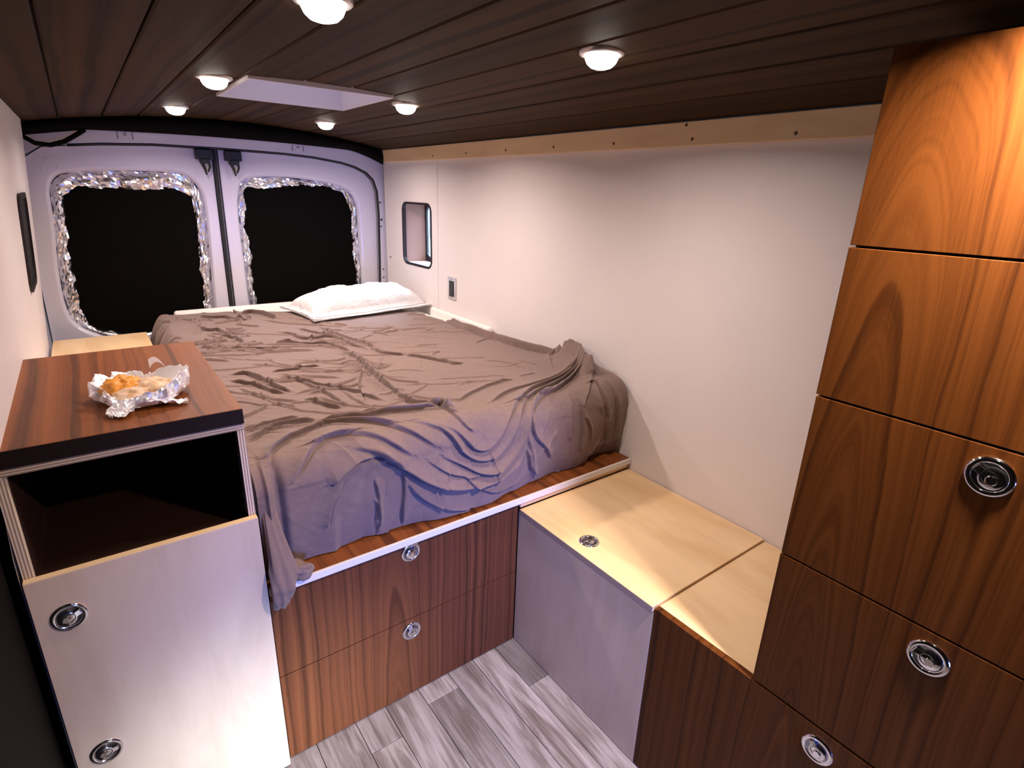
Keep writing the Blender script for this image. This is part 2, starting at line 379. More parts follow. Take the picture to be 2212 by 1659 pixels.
struct(MB().box(-.60, .09, -2.76, -2.70, 0, 1.95).box(.63, R, -2.76, -2.70, 0, 1.95).box(.09, .63, -2.76, -2.70, 0.80, 1.95).box(.09, .63, -2.76, -2.70, 0, .20).build('wall_front', mat('dark cab curtain', (.05, .05, .055), .9)))  # lower middle opening made for the added cab lamp
# outer skin (keeps the daylight out everywhere but the openings)
sk = MB().box(-.7, 1.45, -2.78, HY0-.03, 1.98, 2.0).box(-.7, 1.45, HY1+.03, 2.32, 1.98, 2.0).box(-.7, HX0-.03, HY0-.03, HY1+.03, 1.98, 2.0).box(HX1+.03, 1.45, HY0-.03, HY1+.03, 1.98, 2.0)
struct(sk.build('ceiling_outer', M_body)).name = 'ceiling.001'
ob = MB(); plate_hole(ob, [(-2.78, -.06), (2.32, -.06), (2.32, 2.0), (-2.78, 2.0)], rrect(WY0, WY1, WZ0, WZ1, .05), 'x', DX+.013, DX+.03)
struct(ob.build('wall_right', M_body))
struct(MB().box(-.7, 1.45, 2.30, 2.32, -.06, 2.0).box(-.7, -.63, 2.1, 2.3, -.06, 2).build('wall_rear', M_body))
struct(MB().box(-.7, -.63, -2.78, 2.3, 1.74, 2.0).box(-.7, 1.45, -2.79, -2.77, -.05, 2).build('wall_front', M_body))

# ------------------------------------------------------------------ rear body frame and doors
open_pts = [(-.425, .45), (-.405, 1.47), (-.365, 1.58), (-.30, 1.625), (-.203, 1.637), (-.079, 1.650), (.12, 1.662), (.40, 1.664), (.54, 1.663), (.729, 1.660), (.878, 1.652), (1.036, 1.633), (1.118, 1.614), (1.185, 1.586), (1.226, 1.547), (1.248, 1.484), (1.254, 1.355), (1.249, 1.103), (1.243, .90), (1.242, .45)]
fr = MB()
outer = [(-.47, .42), (-.47, 1.70), (-.30, 1.72), (.1, 1.735), (.45, 1.74), (.8, 1.735), (1.1, 1.72), (1.30, 1.70), (1.30, .42)]
plate_hole(fr, outer, open_pts, 'y', 2.085, 2.13)
rf = struct(fr.build('wall_rear', M_paint))
for x, z, rr in ((1.262, 1.42, .006), (1.266, 1.32, .007), (1.262, 1.28, .005), (1.266, 1.02, .005), (1.265, .97, .005), (1.262, .93, .004)):
    s = MB().lathe([(0.0001, .001), (rr, .001), (rr, 0)], 10).build('hole', M_black, rf); s.matrix_local = Matrix.Translation((x, 2.085, z)) @ Matrix.Rotation(PI/2, 4, 'X')
for x in (.02, .80):    # pressed bracket marks on the header
    mbk = MB()
    for d in (-.032, .026): mbk.box(x+d, x+d+.006, 2.0815, 2.086, 1.675, 1.705, .001)
    mbk.box(x-.006, x+.006, 2.082, 2.086, 1.690, 1.702, .001); mbk.build('clip', mat('grey clip', (.30, .28, .30), .5), rf)
sealp = [(x, 2.078, z) for x, z in open_pts[1:-1]]
struct(MB().tube([(x, 2.092, z) for x, z in open_pts[4:-1]]+[(1.242, 2.092, .5)], .0085, 8).build('trim_2', M_rubber, smooth=True))
GX = lambda z: .377+.009*(z-.84)/.8
LB = [(-.252, 1.460), (-.047, 1.456), (.266, 1.462), (.265, 1.348), (.263, 1.155), (.245, .838), (.243, .76), (.057, .752), (-.120, .752), (-.249, .801), (-.283, .871), (-.287, .977), (-.284, 1.134), (-.269, 1.285)]
LF = [(-.301, 1.501), (-.173, 1.531), (.208, 1.546), (.270, 1.518), (.301, 1.471), (.319, 1.406), (.311, 1.197), (.293, .833), (.291, .72), (.051, .708), (-.124, .726), (-.253, .776), (-.326, .843), (-.340, .941), (-.330, 1.136), (-.308, 1.285)]
RB = [(.529, 1.481), (.610, 1.483), (.713, 1.490), (.827, 1.499), (.945, 1.498), (1.001, 1.488), (1.045, 1.470), (1.077, 1.436), (1.100, 1.401), (1.102, 1.289), (1.102, 1.150), (1.103, .980), (1.104, .78), (.808, .76), (.512, .77), (.510, .991), (.509, 1.203), (.499, 1.277), (.515, 1.385)]
RF = [(.485, 1.448), (.501, 1.504), (.531, 1.526), (.616, 1.539), (.718, 1.543), (.830, 1.535), (.947, 1.521), (1.027, 1.508), (1.084, 1.487), (1.116, 1.441), (1.134, 1.394), (1.137, 1.190), (1.139, 1.022), (1.139, .77), (.806, .72), (.474, .76), (.473, 1.016), (.471, 1.240), (.474, 1.384)]
def rear_door(name, outline, hole, black, side):
    mb = MB(); n = 120
    H0 = resample(hole, n, 3)
    c = H0.mean(0)
    plate_hole(mb, outline, [tuple(c+(p-c)*1.045) for p in H0], 'y', 2.118, 2.16)
    # rolled lip into the window recess
    rows = []
    for k, (s, y) in enumerate(((1.045, 2.118), (1.030, 2.1195), (1.015, 2.125), (1.003, 2.134), (1.0, 2.150))):
        rows.append([(c[0]+(p[0]-c[0])*s, y, c[1]+(p[1]-c[1])*s) for p in H0])
    mb.grid(rows, 0, False, True)
    d = struct(mb.build(name, M_paint))
    # latch block with claw
    x0 = .298 if side < 0 else .432; lm = MB()
    lm.box(x0, x0+.078, 2.075, 2.119, 1.607, 1.655, .004).box(x0+.02, x0+.062, 2.068, 2.119, 1.588, 1.612, .004)
    lm.tube([(x0+.022, 2.085, 1.60), (x0+.034, 2.078, 1.565), (x0+.040, 2.082, 1.535)], [.009, .007, .004], 8)
    lm.tube([(x0+.056, 2.085, 1.60), (x0+.058, 2.078, 1.575), (x0+.048, 2.082, 1.548)], [.007, .006, .004], 8)
    lm.build('latch', M_black, d)
    for (zx, zz) in (((-.28, 1.57), (-.24, 1.545), (-.30, 1.53)) if side < 0 else ((1.165, 1.54), (1.178, 1.47), (1.18, 1.40))):
        dm = MB().box(zx-.014, zx+.014, 2.1165, 2.119, zz-.011, zz+.011, .001); dm.build('pressing', M_paint, d)
    return d
i0 = [p for p in open_pts if p[0] < .36]; i1 = [p for p in open_pts if p[0] > .45]
dl = rear_door('door_1', [(x+.006, z-.004) for x, z in i0]+[(GX(1.66)-.011, 1.657), (GX(.45)-.011, .45)], LF, LB, -1)
dr = rear_door('door_2', [(GX(.45)+.011, .45), (GX(1.66)+.011, 1.657)]+[(x-.006, z-.004) for x, z in i1], RF, RB, 1)
MB().tube([(GX(1.66), 2.112, 1.665), (GX(1.2), 2.112, 1.2), (GX(.5), 2.112, .5)], .0075, 8).tube([(GX(1.66)+.016, 2.114, 1.66), (GX(.5)+.016, 2.114, .5)], .004, 6).build('weatherstrip', M_rubber, dr)
MB().box(.35, .41, 2.135, 2.15, .45, 1.66).build('rebate', M_rubber, dr)

def shade(hole, black, label, sd_):
    n = 220; O = resample(hole, n, 3); B = align(O, resample(black, n, 1))
    c = B.mean(0); root = thing('window_shade', label, 'shade', (c[0], 2.15, .72), 'foil edged window covers')
    r2_ = np.random.default_rng(sd_)
    jit = np.convolve(np.concatenate([r2_.normal(0, 1, n)]*3), np.ones(5)/5, 'same')[n:2*n]*.010
    rows = []; K = 9
    for k in range(K):
        t = k/(K-1); row = []
        for i in range(n):
            p = O[i]*(1-t)+B[i]*t; inn = (c-p)/np.linalg.norm(c-p)
            p = p+inn*jit[i]*(t**2)*.9
            y = 2.152-.016*math.sin(PI*t)*(.6+.4*math.sin(i*.2+sd_))-.006*t
            nz = fbm(p[0]*17+sd_*9, p[1]*17, t*2, 4); nz2 = mnoise.cell((p[0]*42, p[1]*42, sd_))
            row.append((p[0]+.004*nz*math.sin(PI*t), y+.011*nz+.003*(nz2-.5), p[1]+.004*nz2*math.sin(PI*t)))
        rows.append(row)
    MB().grid(rows, 0, False, True).build('foil_edge', M_tape, root)
    # soft black cover, slightly pillowed
    rr = []
    for k in range(12):
        t = k/11; s = 1.03*(1-t)+.001
        rr.append([(c[0]+(B[i][0]-c[0])*s, 2.150-.010*math.sqrt(t)-.005*fbm(B[i][0]*s*5, B[i][1]*s*5, sd_, 3), c[1]+(B[i][1]-c[1])*s) for i in range(0, n, 2)])
    MB().grid(rr, 0, False, True).build('cover', M_cover, root, smooth=True)
    return root
shade(LF, LB, 'black insulating cover with wide crumpled foil edge in the left rear door window', 3)
shade(RF, RB, 'black insulating cover with narrow foil edge in the right rear door window, behind pillow', 8)

# black fabric strip between ceiling and header, sagging at both ends
st = MB(); rows = []
for x in np.linspace(-.352, 1.272, 90):
    zt = zceil(min(max(x, -.35), 1.28))-.001
    zb = 1.716-.012*((x-.45)/.6)**2-(.055*max(0, (x-1.06)/.21)**1.5 if x > 1.06 else 0)-.03*max(0, (-.12-x)/.23)
    nz = .006*fbm(x*9, 0, 1, 3)
    hh = max(zt-zb, .012)
    rows.append([(x, 2.072, zt), (x, 2.035+nz, zt-.15*hh), (x, 2.022+nz, zt-.5*hh), (x, 2.03-nz, zb+.12*hh), (x, 2.05, zb-.004), (x, 2.082, zb+.004)])
st.grid(rows, 0, False, True)
st.tube([(-.352, 2.035, 1.69), (-.345, 2.03, 1.655), (-.31, 2.03, 1.632), (-.26, 2.03, 1.628), (-.21, 2.03, 1.645), (-.165, 2.035, 1.675), (-.13, 2.04, 1.70)], .010, 8)
tag(st.build('fabric_strip', M_felt, smooth=True, origin=(.46, 2.05, 1.72)), 'black fabric strip sagging at its ends above the rear doors', 'curtain')

# ------------------------------------------------------------------ roof vent
rv = thing('roof_vent', 'white square roof vent shaft set in the dark board ceiling', 'vent', ((HX0+HX1)/2, (HY0+HY1)/2, 1.79))
v = MB(); za, zb = 1.768, 1.965; e = .0
for (a, b, c, d) in ((HX0, HX1, HY0, HY0+.006), (HX0, HX1, HY1-.006, HY1), (HX0, HX0+.006, HY0+.006, HY1-.006), (HX1-.006, HX1, HY0+.006, HY1-.006)):
    v.box(a, b, c, d, za+.012, zb)
v.build('shaft', M_shaft, rv)
MB().box(HX0+.002, HX1-.002, HY0+.002, HY1-.002, zb, zb+.006, .002).build('lid', M_lid, rv)

# ------------------------------------------------------------------ ceiling puck lights
lamps = [(.172, 1.575, 'recessed ceiling lamp nearest the left rear door'), (.780, 1.570, 'recessed ceiling lamp nearest the right rear door'),
         (.165, .725, 'recessed ceiling lamp just left of the roof vent'), (.782, .750, 'recessed ceiling lamp just right of the roof vent'),
         (.168, -.185, 'recessed ceiling lamp cut by the top edge of the photo'), (.742, -.255, 'recessed ceiling lamp nearest the tall walnut cabinet, right of centre'),
         (.705, -1.10, 'recessed ceiling lamp beside the tall cabinet top, outside the photo'), (.168, -1.10, 'unseen ceiling lamp added for warm fill above the viewpoint, outside the photo')]  # last one added as weak warm fill on the left door
for x, y, lab in lamps:
    z = zceil(x); k = (1.16 if y > 0 else (.98 if x > .5 else .60)) if y > -1 else (5.2 if x > .5 else .18)
    t = thing('ceiling_light', lab, 'lamp', (x, y, z), 'recessed ceiling lamps')
    a = MB().lathe([(.049, .004), (.049, -.003), (.046, -.0055), (.038, -.0065), (.0365, -.003), (.0365, .003)], 36).build('trim_ring', M_ring, t, smooth=True)
    a.matrix_local = Matrix.Translation((0, 0, 0)); 
    b = MB().lathe([(.0365, -.003), (.0355, -.012), (.031, -.021), (.023, -.028), (.012, -.0315), (.0005, -.0325)], 28).build('lens', M_lamp, t, smooth=True)
    for q in (a, b):      # lathe meshes are already local
        q.data.transform(Matrix.Translation((x, y, z)))
    l = area('lamp_light', (x, y, z-.036), (x, y, 0), .06, .06, LAMP_W*k, LAMP_C, 155, 'DISK'); l.parent = t; l.matrix_parent_inverse = Matrix.Translation((-x, -y, -z))

# ------------------------------------------------------------------ flush ring latch (shared mesh)
def latch_mesh():
    mb = MB()
    mb.lathe([(.0300, 0), (.0300, .0012), (.0285, .0030), (.0262, .0038), (.0228, .0036), (.0214, .0026), (.0206, .0010)], 40, 0)
    mb.lathe([(.0206, .0010), (.0150, .0006), (.0005, .0006)], 40, 1)
    # keyhole shaped pull: round lobe with a neck reaching the rim
    out = []; R0 = .0155; cx, cy = 0, -.0035; a1 = math.radians(62)
    for k in range(33):
        a = (PI/2+.42)+(2*PI-.84)*k/32; out.append((cx+R0*math.cos(a), cy+R0*math.sin(a)))
    out += [(.0055, .0205), (-.0055, .0205)]
    n = len(out); top = [(x, y, .0046) for x, y in out]; bot = [(x, y, .0008) for x, y in out]; inn = [(x*.88, (y+.001)*.88-.001, .0056) for x, y in out]
    mb.add(bot+top+inn, [(i, (i+1) % n, n+(i+1) % n, n+i) for i in range(n)]+[(n+i, n+(i+1) % n, 2*n+(i+1) % n, 2*n+i) for i in range(n)]+[tuple(range(2*n, 3*n))], 0)
    v0 = len(mb.v); mb.lathe([(.0075, .0050), (.0075, .0068), (.0062, .0078), (.0005, .0078)], 20, 0)
    mb.v[v0:] = [(x, y-.005, z) for x, y, z in mb.v[v0:]]
    mb.lathe([(.0105, .0057), (.0105, .0062), (.0090, .0062), (.0090, .0050)], 24, 1)
    o = mb.build('latch_source', [M_chrome, M_steel_dk]); me = o.data
    for p in me.polygons: p.use_smooth = True
    try: me.set_sharp_from_angle(angle=math.radians(35))
    except Exception: pass
    bpy.data.objects.remove(o); return me
LATCH = latch_mesh()
def latch(parent, loc, normal, up, spin=0):
    o = bpy.data.objects.new('latch', LATCH); COL.objects.link(o); o.parent = parent
    n = Vector(normal); u = Vector(up); r = u.cross(n)
    Mx = Matrix((r, u, n)).transposed().to_4x4() @ Matrix.Rotation(spin, 4, 'Z'); Mx.translation = Vector(loc)-ROOTLOC[parent.name]
    o.matrix_local = Mx; return o

# ------------------------------------------------------------------ bed platform, its drawers, mattress
bp_ = thing('bed_platform', 'walnut bed platform with pale front edge and two drawers under the mattress', 'bed base', (.4, .9, 0))
MB().box(.002, R-.003, -.012, 2.05, .560, HP, .001).build('deck', M_wal_top, bp_)
MB().box(.002, R-.003, -.020, -.0122, .558, HP+.0005, .001).build('edge_band', M_edge_w, bp_)
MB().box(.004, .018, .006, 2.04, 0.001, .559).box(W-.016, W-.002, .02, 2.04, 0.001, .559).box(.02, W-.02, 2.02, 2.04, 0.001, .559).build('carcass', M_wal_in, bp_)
d1 = MB().box(.0035, W-.003, 0, .018, .289, .5565, .001).build('drawer_front', M_wal_front, bp_)
d2 = MB().box(.0035, W-.003, 0, .018, .004, .2865, .001).build('drawer_front', M_wal_front, bp_)
latch(d1, (.384, -.0002, .520), (0, -1, 0), (0, 0, 1)); latch(d2, (.379, -.0002, .243), (0, -1, 0), (0, 0, 1), .35)
MB().box(W+.002, R-.003, -.006, .012, HB+.001, .5575, .001).build('riser', M_birch_trim, bp_)

mt = MB(); 
def mattress_bm():
    bm = bmesh.new(); bmesh.ops.create_cube(bm, size=1)
    x0, x1, y0, y1, z0, z1 = .012, R-.006, .092, 2.045, HP+.001, .851
    for q in bm.verts: q.co = Vector(((x0+x1)/2+q.co.x*(x1-x0), (y0+y1)/2+q.co.y*(y1-y0), (z0+z1)/2+q.co.z*(z1-z0)))
    bmesh.ops.bevel(bm, geom=bm.edges[:], offset=.05, segments=5, affect='EDGES', profile=.5); return bm
mt.bm(mattress_bm()); mt.box(1.243, R-.0065, .88, 1.448, .80, .893, .012); mt.box(.09, 1.24, 1.995, 2.042, .80, .874, .012); tag(mt.build('mattress', M_sheetw, smooth=True, origin=(.64, 1.04, HP)), 'white mattress showing at the bed rear and along the right wall', 'mattress')
rows = []

# ------------------------------------------------------------------ rumpled sheet
YF, RA = .020, .065            # front face plane and edge radius
ZT = .868
S_ARC = RA*PI/2
NX, NS = 640, 1080
xr_y = np.array([-1, .2, .33, .60, .80, 1.0, 1.2, 1.36, 1.50, 2.1]); xr_x = np.array([1.268, 1.268, 1.27, 1.268, 1.250, 1.228, 1.205, 1.185, 1.145, 1.12])
hx = np.array([0, .025, .045, .064, .185, .202, .269, .315, .382, .44, .569, .665, .775, .841, .893, .964, 1.058, 1.146, 1.252, 1.3])
hz = np.array([.592, .598, .612, .611, .597, .607, .609, .594, .598, .602, .580, .581, .583, .605, .605, .615, .611, .627, .616, .616])
bx_ = np.array([-.06, 0, .05, .127, .215, .30, .448, .583, .72, .9, 1.07, 1.2, 1.3]); by_ = np.array([1.93, 1.95, 1.975, 1.95, 1.96, 1.94, 1.88, 1.80, 1.75, 1.70, 1.66, 1.60, 1.56])
FOLDS=[(12,11,[(1.284,1.337),(1.207,1.040),(1.183,0.836),(1.196,0.656),(1.225,0.501),(1.251,0.359),(1.284,0.271),(1.324,0.231)]),
(12,10,[(1.197,1.383),(1.229,1.306),(1.222,1.166),(1.182,0.979),(1.192,0.764),(1.217,0.564),(1.246,0.379),(1.301,0.278)]),
(9,7,[(1.268,1.377),(1.253,1.177),(1.211,0.914),(1.211,0.710),(1.230,0.537)]),
(22,30,[(1.255,0.288),(1.350,0.319),(1.391,0.295),(1.339,0.206),(1.238,0.140),(1.185,0.043)]),
(14,16,[(1.311,0.289),(1.287,0.204),(1.199,0.105),(1.200,0.048)]),
(13,13,[(1.268,0.184),(1.104,0.106),(0.939,0.076),(0.843,0.019),(0.764,-0.034),(0.706,-0.082),(0.667,-0.112),(0.631,-0.123),(0.589,-0.099),(0.545,-0.052),(0.507,-0.035)]),
(12,13,[(1.249,0.164),(1.040,0.066),(0.901,0.029),(0.808,-0.028),(0.759,-0.081),(0.720,-0.132),(0.668,-0.159),(0.610,-0.150),(0.561,-0.111),(0.519,-0.052),(0.479,-0.027),(0.432,0.004)]),
(12,13,[(1.234,0.142),(1.037,0.042),(0.895,-0.010),(0.821,-0.062),(0.798,-0.110),(0.768,-0.165),(0.707,-0.197),(0.632,-0.196),(0.568,-0.158),(0.508,-0.123)]),
(10,9,[(0.999,0.040),(0.860,-0.023),(0.801,-0.071),(0.782,-0.127),(0.745,-0.172),(0.684,-0.197),(0.604,-0.202),(0.521,-0.171),(0.456,-0.121)]),
(18,20,[(0.808,-0.154),(0.778,-0.202),(0.701,-0.233),(0.604,-0.232),(0.520,-0.213),(0.449,-0.173),(0.394,-0.125),(0.349,-0.089),(0.299,-0.060),(0.249,-0.045)]),
(10,8,[(0.723,0.029),(0.815,0.081),(0.941,0.100),(1.057,0.107),(1.195,0.151)]),
(9,7,[(0.637,0.082),(0.713,0.132),(0.821,0.173),(0.932,0.183)]),
(13,12,[(0.551,0.834),(0.569,0.689),(0.541,0.526),(0.527,0.376),(0.518,0.219),(0.515,0.157),(0.532,0.097),(0.572,0.082),(0.600,0.105)]),
(10,8,[(0.524,0.781),(0.495,0.582),(0.493,0.397),(0.507,0.270),(0.515,0.199)]),
(15,15,[(0.569,0.064),(0.515,0.078),(0.464,0.082),(0.416,0.103),(0.368,0.106),(0.325,0.089),(0.302,0.121),(0.261,0.121),(0.222,0.154)]),
(8,9,[(0.277,0.181),(0.305,0.145),(0.336,0.117),(0.382,0.110)]),
(10,9,[(0.574,0.061),(0.571,-0.004),(0.581,-0.048),(0.607,-0.072)]),
(18,14,[(0.554,0.113),(0.567,0.085),(0.594,0.088),(0.567,0.036)]),
(9,8,[(0.741,0.655),(0.789,0.577),(0.836,0.501),(0.849,0.446),(0.883,0.442)]),
(9,8,[(0.667,0.821),(0.671,0.730),(0.700,0.679),(0.741,0.655)]),
(9,8,[(0.416,1.262),(0.458,1.195),(0.466,1.108),(0.505,1.066),(0.581,1.084),(0.608,1.008),(0.615,0.888),(0.653,0.811)]),
(9,8,[(0.357,1.072),(0.418,1.057),(0.459,0.976),(0.525,0.996),(0.552,0.905),(0.575,0.785)]),
(9,8,[(0.615,1.288),(0.624,1.102),(0.646,0.966),(0.679,0.870),(0.683,0.758)]),
(8,7,[(0.514,1.296),(0.551,1.209),(0.586,1.124),(0.620,1.042)]),
(9,8,[(0.185,1.062),(0.242,1.047),(0.285,1.005),(0.347,1.004)]),
(11,11,[(0.118,0.724),(0.167,0.709),(0.194,0.603),(0.216,0.493),(0.240,0.445)]),
(9,9,[(0.105,0.656),(0.133,0.615),(0.173,0.543),(0.187,0.477),(0.217,0.448)]),
(9,7,[(0.239,0.679),(0.299,0.670),(0.362,0.690),(0.413,0.689)]),
(9,9,[(0.258,0.358),(0.273,0.308),(0.287,0.259),(0.316,0.222)]),
(9,8,[(0.250,0.619),(0.300,0.514),(0.337,0.443),(0.384,0.368),(0.413,0.306),(0.455,0.216)]),
(9,7,[(0.289,0.545),(0.314,0.434),(0.332,0.334),(0.332,0.231)]),
(12,11,[(0.047,0.124),(0.101,0.181),(0.166,0.189),(0.227,0.168)]),
(9,8,[(0.052,0.181),(0.090,0.221),(0.143,0.221),(0.193,0.224)]),
(14,13,[(0.044,-0.025),(0.060,0.019),(0.100,0.061),(0.156,0.083),(0.227,0.118),(0.282,0.099),(0.342,0.045),(0.387,-0.013),(0.440,-0.058),(0.483,-0.091)]),
(14,13,[(0.090,-0.081),(0.117,-0.047),(0.160,-0.005),(0.209,0.020),(0.266,-0.002),(0.320,-0.032),(0.366,-0.063),(0.407,-0.096)]),
(13,11,[(0.174,-0.111),(0.217,-0.090),(0.262,-0.075),(0.316,-0.079),(0.348,-0.092)]),
(10,8,[(0.382,-0.131),(0.386,-0.194),(0.381,-0.244),(0.382,-0.315)]),
(12,10,[(0.393,-0.171),(0.435,-0.229),(0.493,-0.275),(0.548,-0.300),(0.605,-0.312)]),
(10,8,[(0.568,-0.185),(0.634,-0.265),(0.703,-0.294),(0.798,-0.287)]),
(11,10,[(0.828,-0.063),(0.831,-0.131),(0.885,-0.180),(0.924,-0.242)]),
(9,8,[(1.044,-0.050),(1.040,-0.107),(1.053,-0.192),(1.055,-0.262)]),
(9,8,[(1.003,-0.042),(0.976,-0.108),(1.001,-0.195)]),
(10,9,[(1.173,0.011),(1.149,-0.071),(1.171,-0.150),(1.204,-0.245),(1.209,-0.286)]),
(10,9,[(1.206,-0.008),(1.206,-0.082),(1.236,-0.173),(1.251,-0.281)]),
(9,9,[(1.161,0.018),(1.086,-0.043),(1.036,-0.078)]),
(9,8,[(1.167,0.014),(1.128,-0.052),(1.126,-0.110)]),
(11,10,[(0.818,-0.184),(0.829,-0.245),(0.866,-0.293)]),
(9,7,[(0.300,-0.137),(0.309,-0.201),(0.301,-0.292)]),
(9,6,[(0.214,-0.117),(0.180,-0.164),(0.164,-0.241)]),
(16,14,[(0.356,1.736),(0.416,1.790),(0.456,1.711),(0.494,1.554)]),
(12,10,[(0.192,1.795),(0.230,1.695),(0.288,1.717),(0.316,1.588),(0.372,1.593)]),
(12,10,[(0.145,1.545),(0.169,1.441),(0.214,1.461),(0.222,1.327)]),
(10,9,[(0.186,1.306),(0.225,1.263),(0.249,1.152)]),
(10,8,[(0.157,1.734),(0.146,1.499),(0.113,1.387)]),
(10,7,[(0.501,0.522),(0.424,0.367),(0.389,0.215)])]

XS = np.linspace(-.042, 1.270, NX); SV = np.linspace(0, 1, NS)
X0 = np.repeat(XS[:, None], NS, 1)
hem0 = np.interp(XS, hx, hz); hem = np.minimum(hem0, HP+.004); rear = np.interp(XS, bx_, by_)
s_lo = -S_ARC-(ZT-RA-hem); s_hi = rear-YF-RA
S0 = s_lo[:, None]+(s_hi-s_lo)[:, None]*SV[None, :]
def fnoise(x, y, seed, octv=4):      # cheap vectorised value noise
    tot = np.zeros_like(x); amp = 1.; g = np.random.default_rng(seed).random((64, 64))
    for k in range(octv):
        u, v = x*2**k, y*2**k; iu, iv = np.floor(u).astype(int), np.floor(v).astype(int); fu, fv = u-iu, v-iv
        fu, fv = fu*fu*(3-2*fu), fv*fv*(3-2*fv)
        a, b, c, d = g[iu % 64, iv % 64], g[(iu+1) % 64, iv % 64], g[iu % 64, (iv+1) % 64], g[(iu+1) % 64, (iv+1) % 64]
        tot += amp*((a*(1-fu)+b*fu)*(1-fv)+(c*(1-fu)+d*fu)*fv-.5); amp *= .5
    return tot
def fold_field(X, S, folds):
    H = np.zeros_like(X)
    wob = .007*fnoise(X*6, S*6, 5, 2)
    Xw, Sw = X+wob, S+.007*fnoise(X*6+9, S*6+3, 6, 2)
    for w_, h_, pl in folds:
        w_, h_ = w_/1000., h_/1000.
        P = np.array([(min(a, 1.255), b) for a, b in pl])
        for _ in range(2): P = np.vstack([P[:1], np.stack([.75*P[:-1]+.25*P[1:], .25*P[:-1]+.75*P[1:]], 1).reshape(-1, 2), P[-1:]])
        lo, hi = P.min(0)-4*w_, P.max(0)+4*w_
        msk = (Xw > lo[0]) & (Xw < hi[0]) & (Sw > lo[1]) & (Sw < hi[1])
        if not msk.any(): continue
        x, y = Xw[msk], Sw[msk]; best = np.full(x.shape, 9.); sg = np.zeros_like(x); tt = np.zeros_like(x)
        seg = np.linalg.norm(np.diff(P, axis=0), axis=1); cum = np.concatenate([[0], np.cumsum(seg)])
        for k in range(len(P)-1):
            a, b = P[k], P[k+1]; d = b-a; L2 = max(d@d, 1e-9)
            t = np.clip(((x-a[0])*d[0]+(y-a[1])*d[1])/L2, 0, 1)
            dx, dy = x-(a[0]+t*d[0]), y-(a[1]+t*d[1]); q = np.hypot(dx, dy); m = q < best
            best[m] = q[m]; sg[m] = np.sign(dy*d[0]-dx*d[1])[m] if abs(d[0]) < 1e9 else 1; tt[m] = ((cum[k]+t*seg[k])/cum[-1])[m]
        # lit side broad, shaded (towards the foot, smaller s) side steep; a small valley beyond it
        up = np.where(sg*np.sign(P[-1][0]-P[0][0]+1e-9) > 0, 1, -1)
        d_ = best/w_
        prof = np.where(up > 0, np.exp(-(d_/1.3)**1.4), np.exp(-(d_/.42)**2)-.50*np.exp(-((d_-.70)/.34)**2))
        H[msk] += 1.5*h_*prof*np.clip(np.minimum(tt, 1-tt)*7+.15, 0, 1)
    return H
H = fold_field(X0, S0, FOLDS); HM = np.maximum(H, 0)
# random small wrinkles: dense at the rear left corner, sparse elsewhere
rr_ = np.random.default_rng(21); small = []
def wr_(n, xa, xb, sa, sb, la, lb, ang, spread, w0, h0):
    for _ in range(n):
        x, y = rr_.uniform(xa, xb), rr_.uniform(sa, sb); a = ang+rr_.normal(0, spread); l = rr_.uniform(la, lb); c = rr_.normal(0, .35)
        pts = [(x+l*t*math.cos(a+c*t), y+l*t*math.sin(a+c*t)) for t in (-.5, -.17, .17, .5)]
        if pts[0][0] > pts[-1][0]: pts = pts[::-1]
        small.append((rr_.uniform(.7, 1.2)*w0, rr_.uniform(.5, 1.1)*h0, pts))
wr_(36, -.02, .42, 1.05, 1.88, .05, .16, -.5, .9, 8, 8)
wr_(14, .0, .6, .55, 1.3, .10, .26, -.35, .45, 8, 6)
wr_(16, .05, .60, .05, .6, .08, .24, -.25, .5, 8, 6)
wr_(28, .0, .62, .12, 1.5, .22, .45, -.72, .22, 6, 4.5)
wr_(14, .5, 1.1, .25, 1.1, .15, .35, -.6, .3, 6, 2.6)
wr_(26, .5, 1.2, .2, 1.3, .06, .2, -.3, .7, 8, 3.5)
wr_(16, .3, 1.25, -.36, -.1, .06, .18, 1.2, .5, 9, 6)
wr_(12, .6, 1.25, 1.0, 1.5, .06, .16, -.7, .5, 8, 5)
H += fold_field(X0, S0, small)
H += .006*fnoise(X0*5, S0*5, 11, 3)+.0006*fnoise(X0*40, S0*28, 12, 2)
# network of fine sharp creases running across the bed, densest on its left
for seed_, ang_, k1, k2, amp_ in ((41, -.70, 2.6, 13., .0034), (43, -.35, 4., 19., .0020), (47, -1.0, 5., 24., .0005)):
    u_1, u_2 = X0*math.cos(ang_)+S0*math.sin(ang_), -X0*math.sin(ang_)+S0*math.cos(ang_)
    nn = fnoise(u_1*k1+.5*fnoise(X0*6, S0*6, seed_+1, 2), u_2*k2+.9*fnoise(X0*5+7, S0*5, seed_+2, 2), seed_, 2)
    rg = np.clip(1-np.abs(nn)*3.2, 0, 1)
    H += amp_*rg**3*np.clip(1.15-X0*.85, .30, 1.1)*np.where(S0 < -S_ARC, .18, 1)
# base surface: front face, rounded edge, flat top; left side rolls down behind the cabinet
a_ = np.clip(-S0/RA, 0, PI/2)
Y = np.where(S0 >= 0, YF+RA+S0, YF+RA-RA*np.sin(a_)); Z = np.where(S0 >= 0, ZT, ZT-RA+RA*np.cos(a_))
Z = np.where(S0 < -S_ARC, ZT-RA-(-S0-S_ARC), Z)
nx_, ny_, nz_ = np.zeros_like(S0), np.where(S0 >= 0, 0, -np.sin(a_)), np.where(S0 >= 0, 1, np.cos(a_))
X = X0.copy()
# broad bed relief: crown in the middle of the foot edge, the raised knot by the wall
Z = Z+np.where(S0 > -S_ARC, .018*np.exp(-((X0-.35)/.25)**2-((S0-.02)/.14)**2)+.030*np.exp(-((X0-1.24)/.07)**2-((S0-.17)/.16)**2), 0)
